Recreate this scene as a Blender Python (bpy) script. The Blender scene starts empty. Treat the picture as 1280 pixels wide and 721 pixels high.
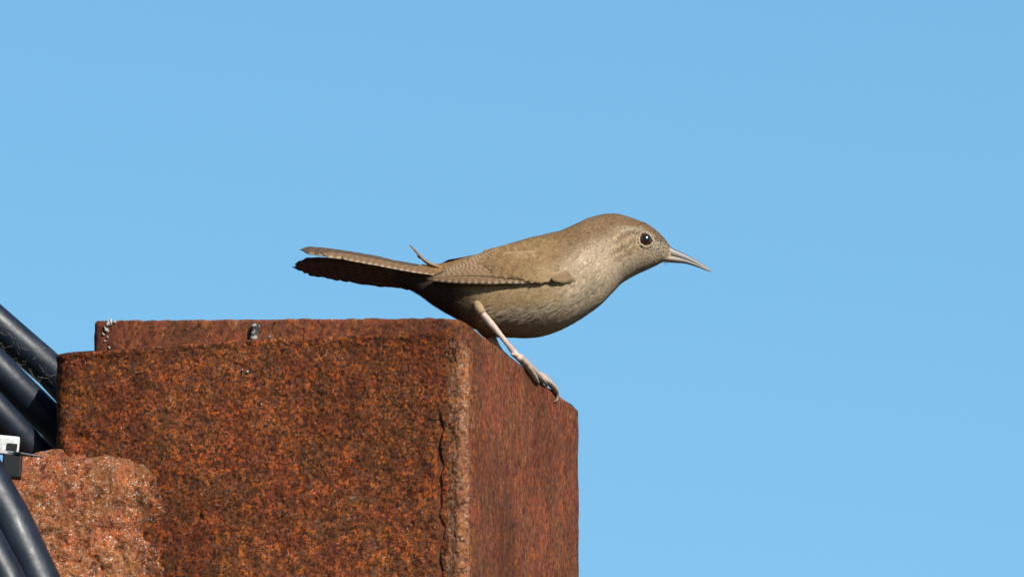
import bpy, bmesh, math, random
import numpy as np
from mathutils import Vector, Matrix

random.seed(7)
RNG = np.random.default_rng(11)
C = bpy.context.scene
COL = C.collection

# ------------------------------------------------------------------ camera, sky, sun, exposure
PXM = 1.0 / 4317.0                 # metres per photograph pixel at the bird
ELEV = math.radians(14.0)          # the long lens looks up at the perch
CE, SE = math.cos(ELEV), math.sin(ELEV)
DIST = 4.0
H0 = 2.55                          # height of the picture's centre above the ground
cam = bpy.data.cameras.new("camera"); camo = bpy.data.objects.new("camera", cam); COL.objects.link(camo)
cam.sensor_width = 36.0; cam.sensor_fit = 'HORIZONTAL'
cam.lens = 36.0 * DIST / (1280 * PXM)
cam.clip_start = 0.05; cam.clip_end = 5000
camo.location = (0, -DIST * CE, H0 - DIST * SE)
camo.rotation_euler = (math.pi / 2 + ELEV, 0, 0)
cam.dof.use_dof = True; cam.dof.focus_distance = DIST - .006; cam.dof.aperture_fstop = 56.0
C.camera = camo

SUN_EL, SUN_AZ = math.radians(35), math.radians(31)      # azimuth to the right of the camera's back
SUN = Vector((math.cos(SUN_EL) * math.sin(SUN_AZ), -math.cos(SUN_EL) * math.cos(SUN_AZ), math.sin(SUN_EL)))
sl = bpy.data.lights.new("sun", 'SUN'); sl.energy = 5.0; sl.angle = math.radians(0.5); sl.color = (1.0, 0.945, 0.86)
so = bpy.data.objects.new("sun", sl); COL.objects.link(so)
so.rotation_euler = SUN.to_track_quat('Z', 'Y').to_euler(); so.location = (2, -4, 8)

W_ = bpy.data.worlds.new("World"); C.world = W_; W_.use_nodes = True
nt = W_.node_tree; nt.nodes.clear()
wo = nt.nodes.new("ShaderNodeOutputWorld"); bg = nt.nodes.new("ShaderNodeBackground"); sky = nt.nodes.new("ShaderNodeTexSky")
sky.sky_type = 'NISHITA'; sky.sun_disc = False
sky.sun_elevation = SUN_EL; sky.sun_rotation = math.atan2(SUN.x, SUN.y)
sky.altitude = 0; sky.air_density = 1.5; sky.dust_density = 0.0; sky.ozone_density = 10.0
tint = nt.nodes.new("ShaderNodeMix"); tint.data_type = 'RGBA'; tint.blend_type = 'MULTIPLY'
tint.inputs[0].default_value = 1.0; tint.inputs[7].default_value = (0.94, 1.075, 0.98, 1)     # the clear, slightly cyan blue of the day, over the whole dome
nt.links.new(sky.outputs[0], tint.inputs[6]); nt.links.new(tint.outputs[2], bg.inputs[0])
bg.inputs[1].default_value = 0.078
nt.links.new(bg.outputs[0], wo.inputs[0])
vs = C.view_settings; vs.view_transform = 'Standard'; vs.look = 'None'; vs.exposure = 0.8; vs.gamma = 1
vs.use_curve_mapping = False

# ------------------------------------------------------------------ helpers
def Wp(x, y, d):
    """a photograph pixel at d pixels behind the bird's plane -> world point (metres), perspective included"""
    for_ = 1.0
    for _ in range(3):
        v = (360.5 - y) * PXM * for_
        Y = d * PXM
        Z = (v + Y * SE) / CE
        for_ = 1 + (Y * CE + Z * SE) / DIST
    return np.array([(x - 640) * PXM * for_, Y, H0 + Z])

def interp(x, pts):
    a = np.array(sorted(pts), float); return np.interp(x, a[:, 0], a[:, 1])

def smooth_interp(x, pts):
    """Catmull-Rom style (pchip) interpolation through points"""
    a = np.array(pts, float); X, Yv = a[:, 0], a[:, 1]
    m = np.gradient(Yv, X); x = np.clip(np.asarray(x, float), X[0], X[-1])
    i = np.clip(np.searchsorted(X, x) - 1, 0, len(X) - 2)
    h = X[i + 1] - X[i]; t = (x - X[i]) / h
    return ((2*t**3-3*t**2+1)*Yv[i] + (t**3-2*t**2+t)*h*m[i] + (-2*t**3+3*t**2)*Yv[i+1] + (t**3-t**2)*h*m[i+1])

def sstep(a, b, x):
    t = np.clip((np.asarray(x, float) - a) / (b - a), 0, 1); return t * t * (3 - 2 * t)

_perm = np.random.default_rng(3).permutation(256); _perm = np.concatenate([_perm, _perm, _perm])
_grad = np.random.default_rng(4).normal(size=(256, 3)); _grad /= np.linalg.norm(_grad, axis=1)[:, None]
def noise3(p):
    p = np.asarray(p, float); i = np.floor(p).astype(int); f = p - i; u = f * f * f * (f * (f * 6 - 15) + 10); i &= 255
    r = 0
    for a in (0, 1):
        for b in (0, 1):
            for c in (0, 1):
                h = _perm[_perm[_perm[(i[..., 0] + a)] + i[..., 1] + b] + i[..., 2] + c] & 255
                g = _grad[h]
                dot = (g * (f - np.array([a, b, c]))).sum(-1)
                wx = u[..., 0] if a else 1 - u[..., 0]; wy = u[..., 1] if b else 1 - u[..., 1]; wz = u[..., 2] if c else 1 - u[..., 2]
                r = r + dot * wx * wy * wz
    return r * 1.6
def fbm(p, octv=4, gain=.5):
    a, r, p = 1., 0., np.asarray(p, float)
    for k in range(octv):
        r = r + a * noise3(p + 17.3 * k); p = p * 2.03; a *= gain
    return r

def mesh_obj(name, verts, faces, mat, parent=None, loc=None, smooth=True, cols=None, uvs=None, attrs=None):
    """one mesh object; verts are world points when there is no parent, else world points made relative to the parent's base"""
    v = np.asarray(verts, float)
    base = np.zeros(3) if loc is None else np.asarray(loc, float)
    if parent is not None: base = np.array(BASES.get(parent.name, (0, 0, 0)))
    me = bpy.data.meshes.new(name); me.from_pydata((v - base).tolist(), [], faces)
    me.update()
    if smooth: me.polygons.foreach_set('use_smooth', [True] * len(me.polygons))
    if cols is not None:
        at = me.attributes.new('Col', 'FLOAT_COLOR', 'POINT')
        c = np.ones((len(v), 4)); c[:, :3] = cols; at.data.foreach_set('color', c.ravel())
    for an, av in (attrs or {}).items():
        at = me.attributes.new(an, 'FLOAT', 'POINT'); at.data.foreach_set('value', np.asarray(av, float))
    if uvs is not None:
        ul = me.uv_layers.new(name='UVMap'); li = np.empty(len(me.loops), int); me.loops.foreach_get('vertex_index', li)
        ul.data.foreach_set('uv', np.asarray(uvs, float)[li].ravel())
    if mat: me.materials.append(mat)
    o = bpy.data.objects.new(name, me); COL.objects.link(o)
    if parent is not None:
        o.parent = parent; BASES[o.name] = tuple(base)
    elif loc is not None: o.location = base; BASES[o.name] = tuple(base)
    else: BASES[o.name] = (0, 0, 0)
    return o
BASES = {}
def tag(o, label=None, cat=None, group=None, kind=None):
    for k_, v_ in (('label', label), ('category', cat), ('group', group), ('kind', kind)):
        if v_: o[k_] = v_
    return o
def thing(name, loc, label, cat, group=None):
    o = bpy.data.objects.new(name, None); COL.objects.link(o); o.location = loc; o.empty_display_size = .02
    BASES[o.name] = tuple(loc); return tag(o, label, cat, group)

def grid_faces(n, m, close_m=False, off=0):
    f = []
    for i in range(n - 1):
        for j in range(m if close_m else m - 1):
            a, b = off + i * m + j, off + i * m + (j + 1) % m
            f.append((a, b, b + m, a + m))
    return f

def tube(path, radii, seg=12, flat=1.0, upref=(0, 0, 1), caps=True):
    """swept tube along world points; radii per point; flat squashes the section along its second axis"""
    P = np.asarray(path, float); n = len(P); T = np.gradient(P, axis=0); T /= np.linalg.norm(T, axis=1)[:, None]
    u = np.cross(np.array(upref, float), T[0]); u /= np.linalg.norm(u) + 1e-12
    V = []
    for i in range(n):
        u = u - T[i] * (u @ T[i]); u /= np.linalg.norm(u) + 1e-12; w = np.cross(T[i], u)
        a = np.linspace(0, 2 * np.pi, seg, endpoint=False)
        V.append(P[i] + radii[i] * (np.cos(a)[:, None] * u + np.sin(a)[:, None] * w * flat))
    V = np.concatenate(V); F = grid_faces(n, seg, True)
    if caps:
        F.append(tuple(range(seg))[::-1]); F.append(tuple(range((n - 1) * seg, n * seg)))
    return V, F

def resample(pts, n):
    """smooth curve through points (Catmull-Rom), n samples, even in parameter by chord length"""
    P = np.asarray(pts, float); s = np.concatenate([[0], np.cumsum(np.linalg.norm(np.diff(P, axis=0), axis=1))])
    t = np.linspace(0, s[-1], n)
    return np.stack([smooth_interp(t, np.stack([s, P[:, k]], 1)) for k in range(P.shape[1])], 1)

# ------------------------------------------------------------------ node helpers
ALB = .64                           # overall reflectance level of the surfaces
class NT:
    def __init__(s, name):
        s.m = bpy.data.materials.new(name); s.m.use_nodes = True; s.t = s.m.node_tree; s.t.nodes.clear()
        s.out = s.n("ShaderNodeOutputMaterial"); s.b = s.n("ShaderNodeBsdfPrincipled"); s.l(s.b.outputs[0], s.out.inputs[0])
    def n(s, k, **kw):
        x = s.t.nodes.new(k)
        for a, b in kw.items(): setattr(x, a, b)
        return x
    def l(s, a, b): s.t.links.new(a, b)
    def setv(s, sock, v):
        if hasattr(v, 'is_linked') or hasattr(v, 'links'): s.l(v, sock)
        else: sock.default_value = v
    def coord(s, kind='Object', scale=(1, 1, 1)):
        t = s.n("ShaderNodeTexCoord"); m = s.n("ShaderNodeMapping"); m.inputs['Scale'].default_value = scale
        s.l(t.outputs[kind], m.inputs[0]); return m.outputs[0]
    def noise(s, vec, scale, detail=4, rough=.55, dist=0):
        x = s.n("ShaderNodeTexNoise"); s.l(vec, x.inputs['Vector']); x.inputs['Scale'].default_value = scale
        x.inputs['Detail'].default_value = detail; x.inputs['Roughness'].default_value = rough; x.inputs['Distortion'].default_value = dist
        return x.outputs[0]
    def voro(s, vec, scale, feature='F1', out='Distance', rnd=1.0):
        x = s.n("ShaderNodeTexVoronoi"); x.feature = feature; s.l(vec, x.inputs['Vector']); x.inputs['Scale'].default_value = scale
        x.inputs['Randomness'].default_value = rnd; return x.outputs[out]
    def ramp(s, fac, stops, interp='LINEAR'):
        x = s.n("ShaderNodeValToRGB"); x.color_ramp.interpolation = interp; e = x.color_ramp.elements
        while len(e) < len(stops): e.new(0.5)
        for i, (p, c) in enumerate(stops):
            e[i].position = p; e[i].color = (c, c, c, 1) if not hasattr(c, '__len__') else (*c, 1)
        s.setv(x.inputs[0], fac); return x.outputs[0]
    def mix(s, fac, a, b, mode='MIX'):
        x = s.n("ShaderNodeMix", data_type='RGBA', blend_type=mode); s.setv(x.inputs[0], fac)
        for sock, v in ((x.inputs[6], a), (x.inputs[7], b)):
            s.setv(sock, (*v, 1) if isinstance(v, tuple) and len(v) == 3 else v)
        return x.outputs[2]
    def math(s, op, a, b=0.5, c=None):
        x = s.n("ShaderNodeMath", operation=op); s.setv(x.inputs[0], a); s.setv(x.inputs[1], b)
        if c is not None: s.setv(x.inputs[2], c)
        return x.outputs[0]
    def attr(s, name, out='Fac'):
        x = s.n("ShaderNodeAttribute", attribute_name=name); return x.outputs[out]
    def bump(s, h, strength=.5, dist=.0005, normal=None):
        x = s.n("ShaderNodeBump"); x.inputs['Strength'].default_value = strength; x.inputs['Distance'].default_value = dist
        s.l(h, x.inputs['Height'])
        if normal is not None: s.l(normal, x.inputs['Normal'])
        s.l(x.outputs[0], s.b.inputs['Normal']); return x.outputs[0]
    def base(s, c):
        x = s.n("ShaderNodeMix", data_type='RGBA', blend_type='MULTIPLY'); x.inputs[0].default_value = 1.0
        s.setv(x.inputs[6], (*c, 1) if isinstance(c, tuple) else c); x.inputs[7].default_value = (ALB, ALB, ALB, 1)
        s.l(x.outputs[2], s.b.inputs['Base Color'])
    def rough(s, v): s.setv(s.b.inputs['Roughness'], v)
    def spec(s, v): s.setv(s.b.inputs['Specular IOR Level'], v)

def plain(name, col, rough=.6, spec=.4):
    m = NT(name); m.base(col); m.rough(rough); m.spec(spec); return m.m

def rust(name, tone, stretch=(1, 1, 1), scale=1.0, fleck=.5, bump=.6, orange=.5, tone2=None, pit=.9, fth=.66, runs=0.0, hue=0):
    """layered rust: dark scale, brown film, orange bloom, ochre and pale flecks"""
    m = NT(name); v = m.coord('Object', stretch)
    if tone2:
        bf = m.attr('blend'); tone = [m.mix(bf, a_, b_) for a_, b_ in zip(tone, tone2)]
    dark, mid, org, ochre, grey, pale = tone
    deep = m.mix(1.0, dark, (.45, .45, .45), 'MULTIPLY')
    n1 = m.noise(v, 160 * scale, 5, .62); n2 = m.noise(v, 520 * scale, 6, .68, .4); n3 = m.noise(v, 620 * scale, 4, .65, .3)
    n4 = m.noise(v, 60 * scale, 3, .5); n5 = m.noise(v, 900 * scale, 3, .6, .8)
    c = m.mix(m.ramp(n2, [(.42, 0.), (.56, 1.)]), dark, mid)
    o1 = m.math('MULTIPLY', m.ramp(n3, [(.47 - .1 * (orange - .5), 0.), (.60, 1.)]), m.ramp(n1, [(.42, .12), (.60, 1.)]))
    c = m.mix(o1, c, org)
    c = m.mix(m.math('MULTIPLY', m.ramp(n5, [(.60, 0.), (.70, 1.)]), m.ramp(n4, [(.35, .15), (.65, .8)])), c, ochre)
    vv = m.noise(v, 700 * scale, 3, .55, 1.0)
    c = m.mix(m.ramp(vv, [(.55, 0.), (.63, .7)]), c, grey)
    pk = m.noise(v, 1500 * scale, 2, .5)
    c = m.mix(m.math('MULTIPLY', m.ramp(pk, [(fth, 0.), (fth + .035, 1.)]), m.ramp(n1, [(.40, 0.), (.66, fleck)])), c, pale)
    dk = m.noise(v, 330 * scale, 5, .7, .6)
    c = m.mix(m.ramp(dk, [(.37, pit), (.46, 0.)]), c, deep)
    if hue:                                         # drifting patches of redder and of more ochre rust, and single bright blooms
        hv_ = m.ramp(m.noise(v, 95, 4, .6), [(.40, (1.06, .90, .90)), (.60, (.95, 1.04, 1.0))]); c = m.mix(1.0, c, hv_, 'MULTIPLY')
        sp_ = m.voro(m.coord('Object', stretch), 310 * scale); bl_ = m.math('MULTIPLY', m.ramp(sp_, [(.16, 1.), (.30, 0.)]), m.ramp(m.noise(v, 150, 3), [(.47, 0.), (.60, .95)]))
        bl_ = m.math('MULTIPLY', bl_, hue); c = m.mix(bl_, c, m.mix(m.ramp(n5, [(.4, 0.), (.6, 1.)]), org, ochre))
        ds_ = m.voro(m.coord('Object', (1.13, 1.13, 1.13)), 420 * scale); c = m.mix(m.math('MULTIPLY', m.ramp(ds_, [(.14, .9), (.26, 0.)]), m.ramp(m.noise(v, 120, 3), [(.42, 0.), (.55, 1.)])), c, deep)
    big = m.ramp(m.noise(m.coord('Object'), 28, 3, .5), [(.35, .72), (.65, 1.18)]); c = m.mix(1.0, c, big, 'MULTIPLY')
    if runs:                                        # old runs of rusty water
        rn = m.ramp(m.noise(m.coord('Object', (1, 1, .05)), 210, 4, .6), [(.42, 1 - runs), (.60, 1.1)]); c = m.mix(1.0, c, rn, 'MULTIPLY')
    m.base(c)
    h = m.math('ADD', m.math('MULTIPLY', n2, .6), m.math('ADD', m.math('MULTIPLY', n3, .5), m.math('MULTIPLY', n1, .6)))
    m.bump(h, bump, .0011)
    m.rough(m.ramp(n3, [(.3, .95), (.7, .74)])); m.spec(.1)
    return m

# ------------------------------------------------------------------ the ground far below
gm = NT("dry_ground"); gv = gm.coord('Object')
gm.base(gm.mix(gm.noise(gv, .5, 6, .6), (.06, .052, .034), (.035, .04, .022))); gm.rough(.95)
mesh_obj("ground", [(-1500, -1500, 0), (1500, -1500, 0), (1500, 1500, 0), (-1500, 1500, 0)], [(0, 1, 2, 3)], gm.m)
tag(bpy.data.objects["ground"], kind='structure')

# ------------------------------------------------------------------ the rusty steel post
T_FRONT = ((.036, .014, .008), (.138, .040, .013), (.45, .100, .012), (.44, .150, .020), (.125, .064, .050), (.62, .5, .42))
T_SIDE = ((.095, .032, .016), (.190, .058, .029), (.36, .105, .022), (.34, .14, .045), (.185, .078, .060), (.5, .42, .36))
T_BEAD = ((.15, .055, .026), (.29, .115, .055), (.46, .15, .025), (.46, .24, .07), (.42, .27, .20), (.64, .52, .43))
T_BRK = ((.16, .052, .022), (.34, .108, .038), (.52, .145, .032), (.52, .25, .09), (.30, .20, .14), (.74, .62, .52))
front_m = rust("rust_pitted", T_FRONT, orange=.5, fleck=.8, scale=1.6, runs=.12, hue=.75, pit=.7).m
side_m = rust("rust_film", T_SIDE, stretch=(1, 1, .8), scale=1.25, bump=.4, orange=.4, fleck=.5, pit=.6, runs=.08, hue=.35).m
bead_m = rust("rust_weld", T_BEAD, bump=.45, fleck=.8, fth=.62, orange=.6, scale=1.25, tone2=T_SIDE).m
brk_m = rust("rust_orange", T_BRK, bump=.32, fleck=1.5, orange=.7, fth=.61, scale=1.3, tone2=T_FRONT, hue=.4).m

TR = .7825 / SE                                       # depth per pixel along the right face
def edge_d(x): return (x - 669) * TR                  # depth of the right face at image x
def edge_y(x): return 407 + .7825 * (x - 590)
TL = .0566 / SE
DC = edge_d(590)                                      # depth of the near corner
post_base = np.array([Wp(420, 600, 150)[0], Wp(420, 600, 150)[1], 0.0])
post = thing("steel_post", tuple(post_base), "rusty steel post with a pitted front plate that the small bird stands on", "post")

def perim(pts, radii, step):
    """polyline (x,d) in plan pixels with rounded corners, resampled"""
    out = []; P = [np.array(p, float) for p in pts]
    for i, p in enumerate(P):
        r = radii[i]
        if i in (0, len(P) - 1) or r <= 0: out.append(p); continue
        a = P[i - 1] - p; a /= np.linalg.norm(a); b = P[i + 1] - p; b /= np.linalg.norm(b)
        half = math.acos(np.clip(a @ b, -1, 1)) / 2; t = r / math.tan(half)
        c = p + (a + b) / np.linalg.norm(a + b) * r / math.sin(half)
        p0, p1 = p + a * t, p + b * t
        for k in range(13):
            q = p0 + (p1 - p0) * k / 12; q = c + (q - c) / np.linalg.norm(q - c) * r; out.append(q)
    out = np.array(out); s = np.concatenate([[0], np.cumsum(np.linalg.norm(np.diff(out, axis=0), axis=1))])
    t = [0.0]
    while t[-1] < s[-1]:
        pos = np.array([np.interp(t[-1], s, out[:, 0]), np.interp(t[-1], s, out[:, 1])])
        t.append(t[-1] + step(pos))
    t[-1] = s[-1]
    return np.stack([np.interp(t, s, out[:, k]) for k in (0, 1)], 1)

def wall_mesh(name, plan, ytop, mat, disp, rim=5, ybot=735, dy=1.4, foot=0.0, topcap=True, blend=None):
    """vertical sheet over a plan path; ytop(x,d) image row of its top; disp(P, N, x, row) outward displacement in pixels"""
    n = len(plan); T = np.gradient(plan, axis=0); T /= np.linalg.norm(T, axis=1)[:, None] + 1e-9
    N = np.stack([T[:, 1], -T[:, 0]], 1)              # outward for a path that runs left to right in front
    rows = [0.0]; 
    while rows[-1] < 340: rows.append(rows[-1] + (dy if rows[-1] > 8 else .8))
    V = []; rowz = []
    top = np.array([Wp(p[0], ytop(p[0], p[1]), p[1]) for p in plan])
    n3 = np.stack([N[:, 0], N[:, 1], np.zeros(n)], 1)
    # rim: quarter round at the top
    for k in range(5):
        a = k / 5 * math.pi / 2
        V.append(top + (n3 * (math.sin(a) - 1) * rim + np.array([0, 0, 1]) * (-rim * (1 - math.cos(a)))) * PXM); rowz.append(-1)
    for r in rows:
        V.append(top + np.array([0, 0, -rim - r]) * PXM); rowz.append(r)
    V = np.array(V); R = np.array(rowz)[:, None] * np.ones((1, n))
    PP = (V - np.array([0, 0, H0])) / PXM
    D = disp(PP, np.broadcast_to(plan[None, :, 0], R.shape), R)
    V = V + n3[None] * (D * PXM)[..., None]
    # vertical roughness of the top rim
    V[:5, :, 2] += (fbm(PP[0] / 14.0, 3) * 1.2 * PXM)[None]
    # down to the foot, and a top
    last = V[-1].copy(); last[:, 2] = foot; rows_all = [V.reshape(-1, 3), last]
    allv = np.concatenate(rows_all); m = V.shape[0] + 1
    F = [(b, a, d, c) for a, b, c, d in grid_faces(m, n)]
    if topcap: F.append(tuple(range(n)))
    bl_ = None if blend is None else {'blend': np.concatenate([blend(plan, r_) for r_ in rowz + [400]])}
    return mesh_obj(name, allv, F, mat, parent=post, attrs=bl_)

# main hollow body: left end x=118, near corner x~588, far right corner x~723
BK = 34                                               # the body's face stands this far behind the plate's face
fl = lambda x: DC - (x - 592) * TL + BK
body_plan = perim([(250, edge_d(723) + 120), (118, fl(118) + 110), (118, fl(118)), (590, DC + 2), (724, edge_d(724)), (640, edge_d(724) + 90)],
                  [0, 0, 10, 26, 10, 0], lambda p: 2.2 if p[0] > 575 or p[0] < 140 else 3.0)
def body_top(x, d=None):
    if d is not None and x > 600 and d > edge_d(724) + 8: return 512 + (d - edge_d(724)) * SE
    if d is not None and x < 260 and d > fl(118) + 14: return 402 + (d - fl(118)) * SE
    return interp(x, [(110, 402), (122, 400.5), (200, 399), (400, 397.5), (545, 396.5), (562, 397.2), (574, 399), (583, 402.5), (590, 407), (598.6, 414), (723, 511.3), (730, 517)])
def body_disp(P, x, r):
    return fbm(P / 60., 3) * .9 + fbm(P / 14., 3) * .3 - 5 * np.exp(-r / 3.) * (r >= 0) * .0
wall_mesh("post_body", body_plan, body_top, side_m, body_disp, rim=5)

# pitted front plate: x 72 .. 552
ff = lambda x: DC - (x - 592) * TL
fp = perim([(120, ff(72) + 75), (72, ff(72) + 60), (71, ff(72)), (563, ff(563)), (565, ff(563) + 15)], [0, 0, 24, 5, 0], lambda p: 1.35)
def plate_top(x, d=0): return interp(x, [(60, 446), (74, 443), (85, 440.5), (130, 438), (190, 433), (260, 427.5), (320, 423.5), (450, 418.5), (540, 414.5), (560, 414)])
def plate_disp(P, x, r):
    big = fbm(P / 70., 3) * 1.5 + fbm(P / 22., 4, .55) * 1.2
    pit = np.clip(fbm(P / 9. + 40, 3, .6) - .18, 0, 1) * -1.8 + fbm(P / 4.5, 2) * .35
    # ragged vertical break by the weld, deeper in places
    xc = 549 + 3 * noise3(np.stack([r * 0, r * 0, r / 26.], -1)) * 1.5
    wc = np.clip(2.6 + 2.4 * noise3(np.stack([r * 0 + 9, r * 0, r / 17.], -1)), 1.8, 5.5)
    g = np.exp(-((x - xc) / wc) ** 2) * np.clip(.55 + 1.1 * noise3(np.stack([r * 0 + 5, r * 0, r / 38.], -1)), .15, 1.4) * -17 * sstep(70, 150, r)
    dent = -6 * np.exp(-(((x - 103) / 11) ** 2 + ((r - 106) / 8.) ** 2))
    return big + pit + g + dent + 1.6 * np.exp(-(np.maximum(r, 0) / 6.) ** 2)
wall_mesh("front_plate", fp, plate_top, front_m, plate_disp, rim=4)

# weld bead down the near corner
bp = perim([(554, ff(556) + 14), (557, ff(556) + .5), (576, DC - 5), (591, DC + 4), (597, DC + 34)], [0, 7, 12, 14, 0], lambda p: 1.2)
def bead_top(x, d=0): return interp(x, [(550, 419), (560, 418), (575, 416), (590, 414), (600, 420)])
def bead_disp(P, x, r):
    d = fbm(P * np.array([1, 1, .6]) / 13., 4, .6) * 1.3 + fbm(P / 5., 3, .6) * .6 + .6 * np.sin(r / 7.5 + 2 * noise3(np.stack([r * 0, r / 30, r * 0], -1)))
    return d - 1.0 - 4 * sstep(584, 594, x)
wall_mesh("weld_bead", bp, bead_top, bead_m, bead_disp, rim=5, blend=lambda p, r: np.maximum(sstep(586, 596, p[:, 0]), sstep(26, -4, r + 9 * noise3(np.stack([p[:, 0] / 6., p[:, 0] * 0, p[:, 0] * 0 + r / 9.], -1)))))

# lumpy bracket low on the left, welded to the plate
def bracket():
    xs = np.arange(-46, 216, 1.5); vs_ = np.arange(-2, 182, 1.5)
    X, Vv = np.meshgrid(xs, vs_)
    P = np.stack([X, Vv + 560, X * 0], -1)
    topy = interp(X, [(-50, 592), (20, 574), (60, 564), (100, 560), (150, 562), (185, 569), (215, 590)]) + 2.5 * noise3(P / 18.)
    Y = topy + Vv
    inside = sstep(-8, 46, Vv)
    rightx = 224 - 8 * np.sin((Y - 575) / 60.) + 5 * noise3(P / 25. + 3)
    side = sstep(0, 85, rightx - X)
    h = inside * side * (12 + 14 * sstep(560, 720, Y)) - 3 * (1 - inside) * sstep(60, 90, X) - 2.5 * (1 - side)
    h = h + (fbm(P / 26., 4, .55) * 3.6 + fbm(P / 8., 3, .6) * .8) * inside * (.3 + .7 * side) * (.25 + .75 * sstep(10, 45, Vv))
    for cx, cy, rr, dep in ((172, 630, 7, 8), (182, 668, 9, 9), (150, 690, 8, 7), (198, 655, 6, 6), (120, 600, 6, 3)):
        h -= dep * np.exp(-(((X - cx) / rr) ** 2 + ((Y - cy) / (rr * 1.2)) ** 2))
    V = np.zeros(X.shape + (3,))
    for i in range(X.shape[0]):
        for j in range(X.shape[1]):
            V[i, j] = Wp(X[i, j], Y[i, j], ff(X[i, j]) - h[i, j])
    n, m = X.shape
    # skirt back
    ring = [(0, j) for j in range(m)] + [(i, m - 1) for i in range(1, n)] + [(n - 1, j) for j in range(m - 2, -1, -1)] + [(i, 0) for i in range(n - 2, 0, -1)]
    vl = V.reshape(-1, 3).tolist(); F = grid_faces(n, m); k0 = len(vl); 
    for i, j in ring: q = V[i, j].copy(); q[1] += 60 * PXM; vl.append(q.tolist())
    R = len(ring)
    for a in range(R):
        b = (a + 1) % R
        F.append((ring[a][0] * m + ring[a][1], k0 + a, k0 + b, ring[b][0] * m + ring[b][1]))
    F.append(tuple(range(k0, k0 + R)))
    bf = np.maximum(sstep(75, 12, rightx - X + 14 * noise3(P / 16. + 9)), sstep(15, -2, Vv + 8 * noise3(P / 11. + 4)) * .85 * sstep(55, 80, X)).ravel()
    return mesh_obj("bracket", vl, F, brk_m, parent=post, attrs={'blend': np.concatenate([bf, np.ones(R)])})
bracket()

# little broken stud on the plate's top edge, with flaking pale paint
fb = lambda x: fl(118) + (DC + 2 - fl(118)) * (x - 118) / 472.0     # depth of the body's face
def stud():
    p0 = Wp(317, 425, fb(317) - 3); p1 = Wp(320, 404.5, fb(320) - 4)
    V, F = tube(np.linspace(p0, p1, 9), np.array([4.6, 5, 4.6, 5, 4.6, 5.0, 5.4, 5.6, 4.4]) * PXM, 14)
    m = NT("stud_paint"); v = m.coord('Object')
    m.base(m.mix(m.ramp(m.noise(v, 700, 4), [(.50, 0.), (.58, 1.)]), (.055, .045, .042), (.40, .42, .37))); m.rough(.85); m.spec(.15)
    mesh_obj("stud", V, F, m.m, parent=post)
stud()
# flaked paint chips at the body's left end and one on the ledge
pm = plain("old_paint", (.42, .40, .34), .8)
for (x, y, s, dd) in ((135, 404.5, 7.5, 0), (139, 403, 5, 0), (133, 412, 6.5, 0), (131, 426, 2.5, 0), (137, 434, 2, 0), (143, 401.5, 3, 0), (129, 417, 2.4, 0), (135, 421, 2.0, 0),
                      (337, 420.5, 1.6, -3), (309, 464.5, 2.6, -17), (303, 462, 1.4, -17), (327, 505, 1.5, -17)):
    c = Wp(x, y, (fb(x) - 1.2) if dd > -10 else ff(x) - 2.2); n_ = 9; V = [c + np.array([0, -.5 * PXM, 0])]
    for k in range(n_):
        a = k / n_ * 2 * math.pi; r = s * random.choice((.35, .6, .9, 1.25))
        V.append(c + np.array([math.cos(a) * r * .8, TL * -math.cos(a) * r * .8 * -1 * 0, math.sin(a) * r * .75]) * PXM)
    for k in range(n_): q = np.array(V[1 + k]); q[1] += 3.5 * PXM; V.append(q)
    F = [(0, 1 + k, 1 + (k + 1) % n_) for k in range(n_)] + [(1 + k, 1 + n_ + k, 1 + n_ + (k + 1) % n_, 1 + (k + 1) % n_) for k in range(n_)]
    mesh_obj("paint_flake", V, F, pm, parent=post)

# ------------------------------------------------------------------ black cables at the left
cm = NT("cable_sheath"); cv = cm.coord('Object')
cm.base(cm.mix(cm.ramp(cm.noise(cv, 90, 5, .65), [(.42, 0.), (.72, 1.)]), (.004, .009, .019), (.013, .021, .038)))
cm.rough(cm.ramp(cm.noise(cv, 300, 4), [(.3, .36), (.7, .54)])); cm.spec(.36); cm.bump(cm.noise(cv, 500, 4), .12, .0006)
def cable(pts, rad, label, left, down, n=200):
    """pts: picture points; left: world X of the end that comes down off to the side; down: world (x, y) of the end beside the post"""
    q = [Wp(*p) for p in pts]
    a = q[0]
    head = [(left, a[1] + .05, 0.0), (left + .01, a[1] + .05, 1.0), (left + .05, a[1] + .04, 2.2), (left + .22, a[1] + .02, a[2] - .06)]
    tail = [(down[0], down[1], 2.25), (down[0], down[1], 1.2), (down[0], down[1], 0.0)]
    P = np.array(head + [list(v) for v in q] + tail)
    d = np.concatenate([resample(P[:4], 24)[:-1], resample(P[3:], n)])
    d = resample(P, n)
    V, F = tube(d, [rad * PXM] * n, 20)
    o = mesh_obj("cable", V, F, cm.m, loc=tail[-1])
    return tag(o, label, "cable", "black cables bundled beside the rusty post")
cable([(-520, 150, 20), (-300, 215, 20), (-110, 322, 16), (0, 407, 15), (33, 436, 17), (96, 494, 50)], 21.5,
      "thick black cable, topmost of the bundle, dusty with cobweb", -.75, (-.110, .050))
cable([(-500, 210, -20), (-300, 270, -30), (-110, 366, -40), (0, 463, -42), (40, 503, -30), (90, 553, 10)], 21,
      "thick black cable below the cobwebbed one, running behind the post's left edge", -.80, (-.116, .034))
cable([(-480, 270, -60), (-300, 320, -70), (-110, 408, -80), (0, 517, -78), (50, 571, -60), (84, 607, -20)], 19,
      "thin black cable lying just above the white tie clip", -.85, (-.122, .018))
cable([(-470, 300, -290), (-290, 350, -275), (-120, 440, -262), (-26, 588, -258), (2, 635, -256), (49, 733, -255), (80, 800, -255)], 29,
      "thick black cable crossing in front of the orange bracket", -.72, (-.118, -.075))
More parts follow.
